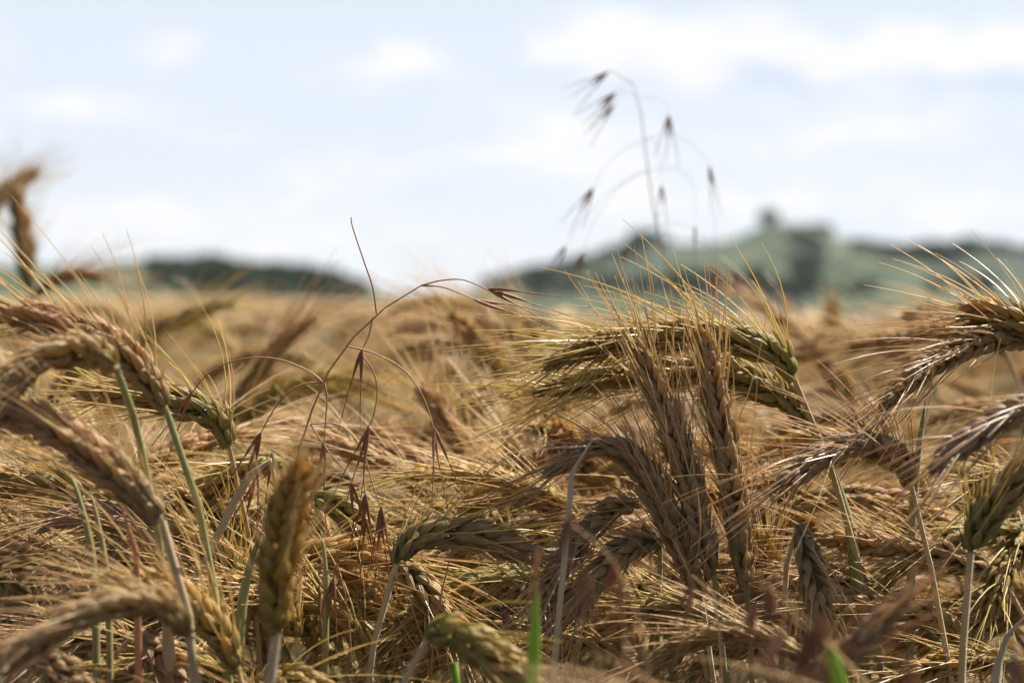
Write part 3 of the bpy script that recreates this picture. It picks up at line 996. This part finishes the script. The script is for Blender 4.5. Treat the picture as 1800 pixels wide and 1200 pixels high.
def fill():
    n = 0
    # inside and just behind the focal plane, filling the lower half of the view
    for (px, py, d, rot, pk) in [(590, 1050, .77, 3.0, 5), (860, 1090, .76, .2, 1), (650, 1160, .73, 3.3, 0), (1010, 900, .77, 3.1, 9), (1090, 1150, .74, 2.9, 5),
                                 (1560, 1040, .76, 3.2, 3), (1640, 900, .79, 2.9, 0), (1790, 930, .77, 3.3, 7), (150, 980, .75, 3.1, 3), (80, 1090, .73, 2.8, 9),
                                 (430, 940, .78, 3.4, 5), (390, 1110, .73, .1, 0), (900, 930, .80, .3, 3), (780, 900, .81, 2.9, 4), (1380, 900, .77, .2, 5),
                                 (1330, 1130, .74, 3.0, 1), (1500, 1160, .74, 2.9, 8), (1720, 1130, .75, 3.3, 9), (250, 1150, .72, 3.2, 5), (960, 1010, .75, 3.3, 7)]:
        fill_plant('sharp-edged barley ear in the thick tangle of awns low in the %s of the field' % region(px), 'barley in the near tangle, ' + region(px),
                   P(px, py, d), rot, pk, frg.uniform(.92, 1.05), False, frg, few=px % 20 == 0)
    while n < 150:
        px = frg.uniform(-60, 1860); py = frg.uniform(800, 1240)
        d = frg.uniform(.76, .98)
        if py > 1120 and frg.random() < .4 and not 560 < px < 1000:
            d = frg.uniform(.64, .76)
        if py < 900 and d < .84:
            continue
        pk = frg.randrange(len(PROTO))
        if py - PROTO[pk]['atop'] * FPX / d < np.interp(px, *LINE) + 10:
            continue
        if d < .765 and py - PROTO[pk]['atop'] * FPX / d < 1030:
            continue
        b = P(px, py, d)
        rot = frg.choice([frg.gauss(math.pi, .8), frg.gauss(math.pi, .8), frg.gauss(0, .7), frg.uniform(0, 6.28)])
        fill_plant('sharp-edged barley ear in the thick tangle of awns low in the %s of the field' % region(px), 'barley in the near tangle, ' + region(px),
                   b, rot, pk, frg.uniform(.9, 1.05), frg.random() < .8, frg, few=n % 2 == 0)
        n += 1
    for (px, py, d, rot, pk) in [(1255, 1290, .50, 3.6, 3), (1640, 1300, .50, 3.3, 5)]:
        fill_plant('very blurred ear close to the lens along the bottom of the picture', 'blurred foreground barley', P(px, py, d), rot, pk, .95, False, frg)
    for (px, py, d, rot, pk) in [(330, 690, 1.15, 3.3, 3), (420, 640, 1.35, 2.9, 0), (300, 800, 1.02, .4, 1), (560, 640, 1.3, 3.0, 5), (640, 640, 1.25, .3, 3),
                                 (700, 720, 1.1, 3.2, 1), (650, 800, 1.0, 2.8, 9), (860, 800, 1.0, .2, 4), (980, 640, 1.3, 3.2, 5), (1010, 700, 1.1, 2.8, 3),
                                 (930, 760, 1.05, 3.5, 2), (1500, 700, 1.15, 3.1, 0), (1480, 640, 1.4, .3, 5), (1640, 680, 1.1, 3.2, 4), (1560, 760, 1.0, 2.9, 3),
                                 (480, 590, 1.8, 3.1, 5), (600, 575, 1.9, .2, 3), (980, 585, 1.9, 3.0, 8), (1420, 640, 1.6, 3.3, 9), (240, 600, 1.7, 2.8, 0), (820, 640, 1.5, 3.0, 8), (740, 800, .95, .4, 0)]:
        fill_plant('soft-focus barley ear in the crop behind the sharp ears, %s of the field' % region(px), 'barley in the soft crop behind, ' + region(px),
                   P(px, py, d), rot, pk, frg.uniform(.95, 1.08), False, frg)
    n = 0
    while n < 145:
        d = .96 + (frg.random() ** 1.5) * 1.0
        px = frg.uniform(-120, 1920)
        py = HOR + FPX * frg.uniform(.06, .2) / d
        pk = frg.randrange(len(PROTO))
        if py - PROTO[pk]['atop'] * FPX / d < np.interp(px, *LINE) - 30:
            continue
        fill_plant('soft-focus barley ear in the crop behind the sharp ears, %s of the field' % region(px), 'barley in the soft crop behind, ' + region(px),
                   P(px, py, d), frg.choice([frg.gauss(math.pi, .9), frg.uniform(0, 6.28)]), pk, frg.uniform(.9, 1.05), frg.random() < .4, frg, few=n % 3 > 0)
        n += 1


fill()


# ------------------------------------------------------------------ the rest of the crop: one uncountable mass
def stuff_crop():
    protos = []
    hid = bpy.data.collections.new('crop_source')
    rg = random.Random(8)
    for k, pr in enumerate(PROTO):
        mb = MB()
        d = pr['dir']
        base = np.array([0, 0, .86])
        full = stem_path([base, base - d * .02, base - d * .03 + np.array([0, 0, -.03])])
        full = [q - np.array([0, 0, 0]) for q in full]
        sm, spath = stem_mesh(full, .0011, .0016, None)
        st = sm.mesh('stem', M['stem_green' if k % 2 else 'stem_straw'])
        lb = MB()
        for q in range(3):
            lp = leaf_path(spath[rg.choice((8, 10, 13, 16))], rg.uniform(0, 6.28), rg.uniform(.12, .2), 1.4, rg.uniform(.8, 2.0), rg=rg)
            lb.blade(lp, np.interp(np.linspace(0, 1, len(lp)), [0, .2, .6, 1], [.002, .0045, .0035, .0003]))
        lf = lb.mesh('leaf', M['leaf_dry' if k % 3 == 0 else 'leaf_green'])
        parts = []
        for me, z in ((st, 0), (lf, 0), (pr['ear'], .86), (pr['awn_few'], .86)):
            parts.append((me, z))
        # join into one mesh
        import bmesh
        bm = bmesh.new()
        mats = []
        big = bpy.data.meshes.new('crop_plant')
        for me, z in parts:
            tmp = me.copy()
            tmp.transform(Matrix.Translation((0, 0, z)))
            idx = len(mats); mats.append(me.materials[0])
            tmp.polygons.foreach_set('material_index', np.full(len(tmp.polygons), idx, dtype=np.int32))
            bm.from_mesh(tmp)
            bpy.data.meshes.remove(tmp)
        bm.to_mesh(big); bm.free()
        for m in mats: big.materials.append(m)
        o = bpy.data.objects.new('crop_plant', big)
        hid.objects.link(o)
        protos.append(o)
    r = np.random.RandomState(12)
    pts = []
    def scatter(d0, d1, dens, side):
        area = side * (d1 * d1 - d0 * d0)
        for _ in range(int(area * dens)):
            d = math.sqrt(r.uniform(d0 * d0, d1 * d1))
            x = r.uniform(-1, 1) * (side * d + .15)
            kk = min(1, max(0, (x / d + .12) / .2))
            z = CAM_Z - .05 - .045 * kk - abs(r.normal(0, .045)) + .02 - .12 * max(0, 1 - d / 3) 
            pts.append((x, d, z))
    scatter(1.0, 1.7, 110, .5)
    scatter(1.7, 4.0, 230, .5)
    scatter(4.0, 10.0, 90, .46)
    scatter(10.0, 26.0, 12, .42)
    # more around and behind the camera at lower density, so that a step to the side still stands in a field
    V = []; rot = []; scl = []; idx = []
    for x, y, ztop in pts:
        k = r.randint(len(PROTO))
        s = r.uniform(.92, 1.06)
        z0 = ztop - (.86 + (PROTO[k]['top'] * .4 + PROTO[k]['atop'] * .6)) * s + float(fall(x, y))
        V.append((x, y, z0)); rot.append((0, 0, r.normal(math.pi, 1.1) if r.uniform() < .6 else r.uniform(0, 6.28))); scl.append(s); idx.append(k)
    me = bpy.data.meshes.new('barley_crop')
    me.from_pydata(V, [], [])
    a = me.attributes.new('rotv', 'FLOAT_VECTOR', 'POINT'); a.data.foreach_set('vector', np.array(rot, dtype=np.float32).ravel())
    a = me.attributes.new('sclf', 'FLOAT', 'POINT'); a.data.foreach_set('value', np.array(scl, dtype=np.float32))
    a = me.attributes.new('idxi', 'INT', 'POINT'); a.data.foreach_set('value', np.array(idx, dtype=np.int32))
    o = link('barley_crop', me)
    tag(o, 'dense straw coloured barley crop receding behind the nearer ears', 'crop field', kind='stuff')
    ng = bpy.data.node_groups.new('crop scatter', 'GeometryNodeTree')
    ng.interface.new_socket('Geometry', in_out='INPUT', socket_type='NodeSocketGeometry')
    ng.interface.new_socket('Geometry', in_out='OUTPUT', socket_type='NodeSocketGeometry')
    gi = ng.nodes.new('NodeGroupInput'); go = ng.nodes.new('NodeGroupOutput')
    ci = ng.nodes.new('GeometryNodeCollectionInfo')
    ci.inputs[0].default_value = hid
    ci.inputs[1].default_value = True; ci.inputs[2].default_value = True
    iop = ng.nodes.new('GeometryNodeInstanceOnPoints')
    def named(n, dt):
        a = ng.nodes.new('GeometryNodeInputNamedAttribute'); a.data_type = dt
        a.inputs[0].default_value = n
        return a.outputs[0]
    L = ng.links.new
    L(gi.outputs[0], iop.inputs['Points']); L(ci.outputs[0], iop.inputs['Instance'])
    iop.inputs['Pick Instance'].default_value = True
    L(named('idxi', 'INT'), iop.inputs['Instance Index'])
    e2r = ng.nodes.new('FunctionNodeEulerToRotation')
    L(named('rotv', 'FLOAT_VECTOR'), e2r.inputs[0]); L(e2r.outputs[0], iop.inputs['Rotation'])
    L(named('sclf', 'FLOAT'), iop.inputs['Scale'])
    L(iop.outputs[0], go.inputs[0])
    md = o.modifiers.new('scatter', 'NODES'); md.node_group = ng
    print('stuff plants', len(V), 'fill', FILL_COUNT[0])


stuff_crop()


# ------------------------------------------------------------------ wild brome
def floret(mb, p, d, L, hw, rg, awn):
    """slender husk, keeled, opening to a long thin awn"""
    side = nrm(np.cross(d, nrm(np.array([rg.gauss(0, .4), 1.0, rg.gauss(0, .4)]))))
    up = np.cross(side, d)
    n = 9
    t = np.linspace(0, 1, n)
    w = np.interp(t, [0, .12, .4, .75, 1], [.25, .75, 1.0, .55, .1]) * hw
    path = p + d * (t * L)[:, None] + up * (np.sin(t * math.pi) * L * .04)[:, None]
    ang = np.array([0, 60, 120, 180, 240, 300]) * math.pi / 180
    V = path[:, None, :] + w[:, None, None] * (np.cos(ang)[None, :, None] * side + np.sin(ang)[None, :, None] * up * .55)
    V = V.reshape(-1, 3)
    i = np.arange(n - 1)[:, None] * 6; j = np.arange(6)[None, :]; k = (j + 1) % 6
    Fc = np.stack([i + j, i + k, i + k + 6, i + j + 6], -1).reshape(-1, 4)
    mb.add(V, Fc, np.stack([np.tile(ang / 6.283, n), np.repeat(t, 6)], 1), rg.random(), np.repeat(t, 6))
    q = path[-1]; dd = d.copy(); pts = [q]
    for _ in range(6):
        pts.append(pts[-1] + dd * awn / 6); dd = nrm(dd + np.array([rg.gauss(0, .03), rg.gauss(0, .03), rg.gauss(0, .03) - .01]))
    mb.tube(np.array(pts), np.interp(np.linspace(0, 1, 7), [0, 1], [.00030, .00012]), 4, rg.random())


def spikelet(mb, p, d, n, rg, L=.013, awn=.018, fan=.22, hw=.0011):
    side = nrm(np.cross(d, np.array([0, 1.0, 0])))
    for i in range(n):
        f = (i - (n - 1) / 2) / max(1, (n - 1) / 2) if n > 1 else 0
        dd = nrm(d + side * (f * fan + rg.gauss(0, .03)) + np.array([0, 1, 0]) * rg.gauss(0, .08))
        floret(mb, p + d * (abs(f) < .5) * L * .25, dd, L * rg.uniform(.85, 1.1), hw, rg, awn * rg.uniform(.75, 1.2))


def brome(label, main, d, branches, spikes, seed, r=.0007, fan=.21, L=.0155, awn=.021, hw=.00085, ground=None, group=None, br=None):
    """main: photo pixels from tip down; branches: lists of pixels; spikes: (x, y, dx, dy, florets)"""
    rg = random.Random(seed)
    mp = [P(x, y, dd) for x, y, dd in main]
    full = stem_path(mp, ground)
    foot = full[-1]
    e = bpy.data.objects.new('wild_brome', None); S.collection.objects.link(e); e.location = foot
    e.empty_display_size = .02
    tag(e, label, 'wild brome', group)
    path, _ = curve_pts([q - foot for q in full], 60)
    mb = MB(); mb.tube(path, np.interp(np.linspace(0, 1, 60), [0, .15, .6, 1], [r * .45, r, r * 1.8, r * 2.6]), 6)
    link('stem', mb.mesh('stem', M['brome_stem']), e)
    for b in branches:
        pts = [P(x, y, d if len(q) < 3 else q[2]) - foot for q in b for x, y in [q[:2]]]
        path, _ = curve_pts(pts, 22)
        mb = MB(); mb.tube(path, np.linspace(br or r * .55, (br or r * .55) * .65, 22), 5)
        link('branch', mb.mesh('branch', M['brome_stem']), e)
    for s in spikes:
        x, y, dx, dy, n = s[:5]
        dd0 = s[5] if len(s) > 5 else d
        p = P(x, y, dd0) - foot
        dr = nrm(P(x + dx, y + dy, dd0 + rg.uniform(-.003, .003)) - foot - p)
        mb = MB(); spikelet(mb, p, dr, n, rg, L, awn, fan, hw)
        link('spikelet', mb.mesh('spikelet', M['brome']), e)
    return e


def bromes():
    F = .715
    brome('sharp wild brome arching up right from the ears left of centre, threads against the sky',
          [(740, 502, F), (700, 525, F), (662, 552, F), (633, 578, F), (610, 608, F), (585, 640, F), (567, 674, F), (545, 730, F), (520, 812, F + .005), (500, 900, F + .02)], F,
          [[(662, 552), (655, 505), (640, 460), (620, 400), (617, 382)],
           [(740, 502), (775, 493), (815, 492), (860, 510)],
           [(742, 502), (775, 504), (805, 514), (832, 526)],
           [(655, 558), (648, 590), (638, 612)],
           [(610, 608), (660, 622), (710, 650), (745, 700), (762, 752)],
           [(567, 672), (548, 655), (500, 634), (452, 628), (400, 638), (360, 662), (338, 690)],
           [(566, 672), (530, 676), (498, 698), (475, 730), (458, 762)],
           [(570, 672), (575, 700), (572, 740), (570, 775)],
           [(633, 620), (655, 650), (663, 690), (655, 735), (645, 752)],
           [(545, 745), (590, 745), (620, 765), (640, 800), (655, 850), (668, 890)],
           [(545, 745), (575, 790), (610, 830), (618, 850)],
           [(650, 752), (640, 800), (640, 850), (642, 868)]],
          [(858, 508, 60, 20, 3), (832, 526, 60, 14, 2), (636, 614, -10, 55, 2), (764, 752, 8, 60, 3), (338, 688, -22, 40, 2), (458, 760, -18, 50, 3),
           (569, 776, -4, 40, 2), (648, 750, -14, 45, 3), (618, 848, 8, 45, 2), (642, 868, -3, 50, 4), (670, 890, 0, 50, 4), (640, 905, 6, 50, 2), (452, 835, -12, 45, 3),
           (478, 795, 0, 45, 2)], 1)
    B = 1.08
    brome('blurred wild brome standing tall against the sky before the right hill',
          [(1072, 122, B), (1092, 124, B), (1112, 145, B), (1127, 200, B), (1134, 260, B), (1142, 320, B), (1152, 390, B), (1165, 440, B), (1185, 530, B), (1200, 640, B)], B,
          [[(1112, 140), (1095, 152), (1080, 162)], [(1118, 170), (1096, 160), (1086, 172), (1080, 182)],
           [(1130, 172), (1150, 172), (1168, 182), (1176, 200)],
           [(1136, 245), (1170, 235), (1210, 250), (1240, 280), (1247, 292)],
           [(1133, 245), (1100, 262), (1065, 290), (1045, 328)],
           [(1138, 300), (1110, 310), (1070, 350), (1040, 400), (1026, 440)],
           [(1140, 300), (1080, 330), (1030, 380), (996, 430)],
           [(1134, 244), (1152, 250), (1160, 280), (1163, 325)],
           [(1140, 300), (1190, 298), (1215, 320), (1222, 350), (1221, 385)],
           [(1155, 395), (1130, 400), (1112, 420), (1104, 430)],
           [(1155, 395), (1200, 395), (1240, 420), (1256, 470)], [(1250, 310), (1256, 380), (1258, 470)],
           [(1158, 410), (1220, 420), (1270, 450), (1292, 478)]],
          [(1070, 126, -26, 18, 3), (1082, 163, -28, 26, 3), (1080, 184, -24, 28, 2), (1176, 202, -2, 38, 3), (1247, 292, 8, 46, 2), (1043, 330, -24, 42, 3), (1026, 442, -14, 38, 3),
           (995, 432, -26, 42, 2), (1163, 326, 1, 36, 2), (1221, 386, 0, 40, 1), (1104, 432, -14, 38, 2), (1257, 470, -2, 40, 2), (1292, 476, 12, 44, 2)], 2, r=.0006, fan=.26, L=.0155, awn=.015, hw=.00085, br=.00015)
    N = .52
    brome('dark purple foreground brome spikelets drooping left of the hooked pale stem',
          [(985, 905, N), (1010, 935, N), (1060, 965, N), (1110, 1040, N), (1135, 1150, N), (1150, 1260, N)], N,
          [[(1000, 925), (998, 935)], [(1060, 965), (1040, 985), (1030, 1000)], [(1060, 965), (1080, 990), (1086, 1005)], [(1110, 1040), (1095, 1050)]],
          [(1002, 905, -14, 70, 3), (945, 955, -6, 70, 2), (1032, 1000, -10, 70, 3), (1080, 985, -8, 80, 3), (1095, 1010, -4, 70, 2)], 3, L=.012, awn=.014, hw=.0009, r=.0006)
    brome('thin purple foreground brome spikelet hanging below the upright pair of ears',
          [(1216, 1010, .6), (1225, 1000, .6), (1245, 1010, .6), (1262, 1090, .6), (1270, 1250, .6)], .6, [[(1216, 1010), (1216, 1020)]],
          [(1217, 1020, -12, 60, 3, .6)], 4, L=.015, awn=.02)
    brome('purple foreground brome drooping over the dark gap before the hanging ear',
          [(1350, 985, .53), (1365, 1000, .53), (1390, 1050, .53), (1410, 1150, .53), (1420, 1300, .53)], .53, [[(1365, 1000), (1352, 1020)]],
          [(1350, 1020, 4, 70, 4, .53), (1330, 1060, -20, 60, 3, .53)], 5, L=.012, awn=.014, hw=.0009, r=.0006)
    brome('very blurred brown brome head filling the bottom edge under the hanging ear',
          [(1445, 1075, .42), (1450, 1080, .42), (1440, 1150, .42), (1430, 1300, .42)], .42, [[(1445, 1080), (1420, 1110)]],
          [(1440, 1075, -6, 70, 4, .42), (1420, 1110, -10, 70, 4, .42), (1380, 1100, -30, 60, 3, .44), (1590, 1150, 10, 60, 4, .42), (1780, 1140, 10, 60, 3, .42)], 6, L=.012, awn=.012, hw=.0010, r=.0006)
    brome('fine brome thread with one dark spikelet under the sharp bowing ear',
          [(790, 985, .70), (780, 1030, .70), (765, 1080, .70), (760, 1150, .70)], .70, [[(835, 1010), (860, 1045), (880, 1068)]], [(880, 1068, 14, 30, 3, .70), (868, 970, 50, 4, 1, .70)], 7)
    brome('brome with two hanging spikelets below the sharp wild brome',
          [(592, 990, .70), (600, 1010, .70), (612, 1080, .71), (620, 1200, .715)], .70, [[(592, 990), (586, 1015)], [(470, 880), (455, 900), (452, 960)]], [(586, 1015, -6, 50, 3, .70), (560, 1010, 2, 40, 1, .70)], 8)


bromes()


# ------------------------------------------------------------------ green blades, dry leaf, beetle
def blade_obj(label, pts, d, w, mat, name='grass_blade', cat='grass blade', fold=.35, ref=None):
    p = [P(x, y, d) for x, y in pts]
    foot = stem_path(p[::-1] if p[0][2] < p[-1][2] else p)
    full, _ = curve_pts(foot, 90)
    wd = np.interp(np.linspace(0, 1, 90), [0, .012, .035, 1], [.0002, w * .6, w, w * .8])
    mb = MB()
    base = foot[-1]
    mb.blade(full - base, wd, ref, fold)
    o = link(name, mb.mesh(name, M[mat]), None, base)
    tag(o, label, cat)
    return o


blade_obj('bright green grass blade standing at the bottom edge, the tallest one', [(944, 1022), (941, 1090), (936, 1210)], .55, .0024, 'blade')
blade_obj('blurred green grass blade leaning left at the bottom right of centre', [(1452, 1120), (1464, 1160), (1482, 1230)], .50, .0028, 'blade')
blade_obj('short green grass tip just showing at the bottom edge left of centre', [(798, 1172), (800, 1190), (803, 1230)], .62, .0022, 'blade')
M['blade_yellow'] = stem_mat('yellow blade', (.36, .33, .08), (.45, .38, .12), (.5, .42, .2))
blade_obj('yellowing green blade behind the hanging ear at lower right', [(1484, 990), (1492, 1050), (1495, 1130), (1490, 1230)], .78, .0028, 'blade_yellow')
M['rust'] = stem_mat('rust leaf', (.50, .19, .07), (.55, .24, .10), (.6, .36, .2))
blade_obj('rust-red withered blade in the tangle on the left', [(212, 888), (224, 925), (238, 975), (240, 1050)], .62, .0014, 'rust', 'withered_leaf', 'leaf')
blade_obj('pale curling dry leaf hooking left near the brome spikelets', [(400, 905), (425, 865), (445, 825), (465, 808), (484, 818), (486, 850), (480, 900)], .70, .0016, 'leaf_dry', 'withered_leaf', 'leaf', .5)
blade_obj('grey-green straight stalk with bright edge left of the blurred upright ear', [(462, 930), (440, 990), (425, 1060), (418, 1180)], .69, .0022, 'stem_green', 'withered_leaf', 'leaf', .6)
blade_obj('green stalk right of the blurred upright ear with a lit edge', [(563, 930), (570, 975), (573, 1010), (572, 1100)], .70, .0014, 'stem_green', 'grass_blade', 'grass blade', .6)
blade_obj('pale dry leaf tip poking from the drooping brown ear', [(1044, 768), (1025, 800), (1008, 830), (1000, 900)], .68, .0012, 'leaf_dry', 'withered_leaf', 'leaf', .5)
blade_obj('broad grey-green stalk behind the dark-grained ear at right', [(1468, 825), (1480, 870), (1495, 925), (1505, 1010)], .74, .0026, 'stem_green', 'grass_blade', 'grass blade', .7)
blade_obj('straight green stalk standing under the plump-grained right edge ear', [(1628, 700), (1615, 800), (1606, 900), (1602, 1040), (1600, 1150)], .75, .0019, 'stem_green', 'grass_blade', 'grass blade', .7)
blade_obj('left one of two grey stalks side by side at lower left', [(118, 820), (140, 880), (158, 960), (166, 1040), (168, 1150)], .66, .0016, 'stem_green', 'grass_blade', 'grass blade', .7)
blade_obj('right one of two grey stalks side by side at lower left', [(158, 860), (172, 920), (184, 990), (190, 1080), (192, 1170)], .66, .0014, 'stem_green', 'grass_blade', 'grass blade', .7)
blade_obj('dark dry stalk bending out of the bottom right corner', [(1800, 1085), (1770, 1120), (1758, 1160), (1750, 1230)], .66, .002, 'leaf_dry', 'withered_leaf', 'leaf', .7)


def beetle():
    m, t = mat_new('beetle shell')
    finish(t, (.012, .012, .016, 1), .25)
    p = P(360, 722, .722)
    e = bpy.data.objects.new('beetle', None); S.collection.objects.link(e); e.location = p; e.empty_display_size = .003
    tag(e, 'tiny black beetle sitting on the bend of a barley ear at left', 'beetle')
    d = nrm(P(372, 735, .722) - p)
    def body(a, L, w):
        a = a * .7; L *= .7; w *= .6
        mb = MB(); tt = np.linspace(0, 1, 9)
        mb.tube(a + d * (tt * L)[:, None], np.maximum(.00005, np.sin(tt * math.pi) ** .5 * w), 10)
        return mb
    link('body', body(-d * .0018, .0036, .0013).mesh('body', m), e)
    link('head', body(d * .0014, .0013, .0006).mesh('head', m), e)
    for k in range(6):
        s = 1 if k % 2 else -1
        q = np.array([0, 0, 0]) + d * (-.0008 + .0008 * (k // 2))
        sd_ = nrm(np.cross(d, np.array([0, 1, 0]))) * s
        mb = MB(); mb.tube(np.array([q, q + sd_ * .0017 + np.array([0, -.0004, .0002]), q + sd_ * .0026 + np.array([0, .0008, 0])]), [.00013, .00011, .00007], 4)
        link('leg', mb.mesh('leg', m), e)


beetle()


def haze():
    m, t = mat_new('haze air')
    out = t.new('ShaderNodeOutputMaterial')
    v = t.new('ShaderNodeVolumePrincipled')
    v.inputs['Color'].default_value = (.78, .86, .95, 1)
    v.inputs['Density'].default_value = 0.00008
    v.inputs['Anisotropy'].default_value = 0.2
    t.l.new(v.outputs[0], out.inputs['Volume'])
    x0, x1, y0, y1, z0, z1 = -6200, 6200, -4300, 5100, -40, 60
    me = bpy.data.meshes.new('haze')
    V = [(x, y, z) for x in (x0, x1) for y in (y0, y1) for z in (z0, z1)]
    me.from_pydata(V, [], [(0, 1, 3, 2), (4, 6, 7, 5), (0, 4, 5, 1), (2, 3, 7, 6), (0, 2, 6, 4), (1, 5, 7, 3)])
    me.materials.append(m)
    tag(link('haze', me), kind='stuff')


haze()
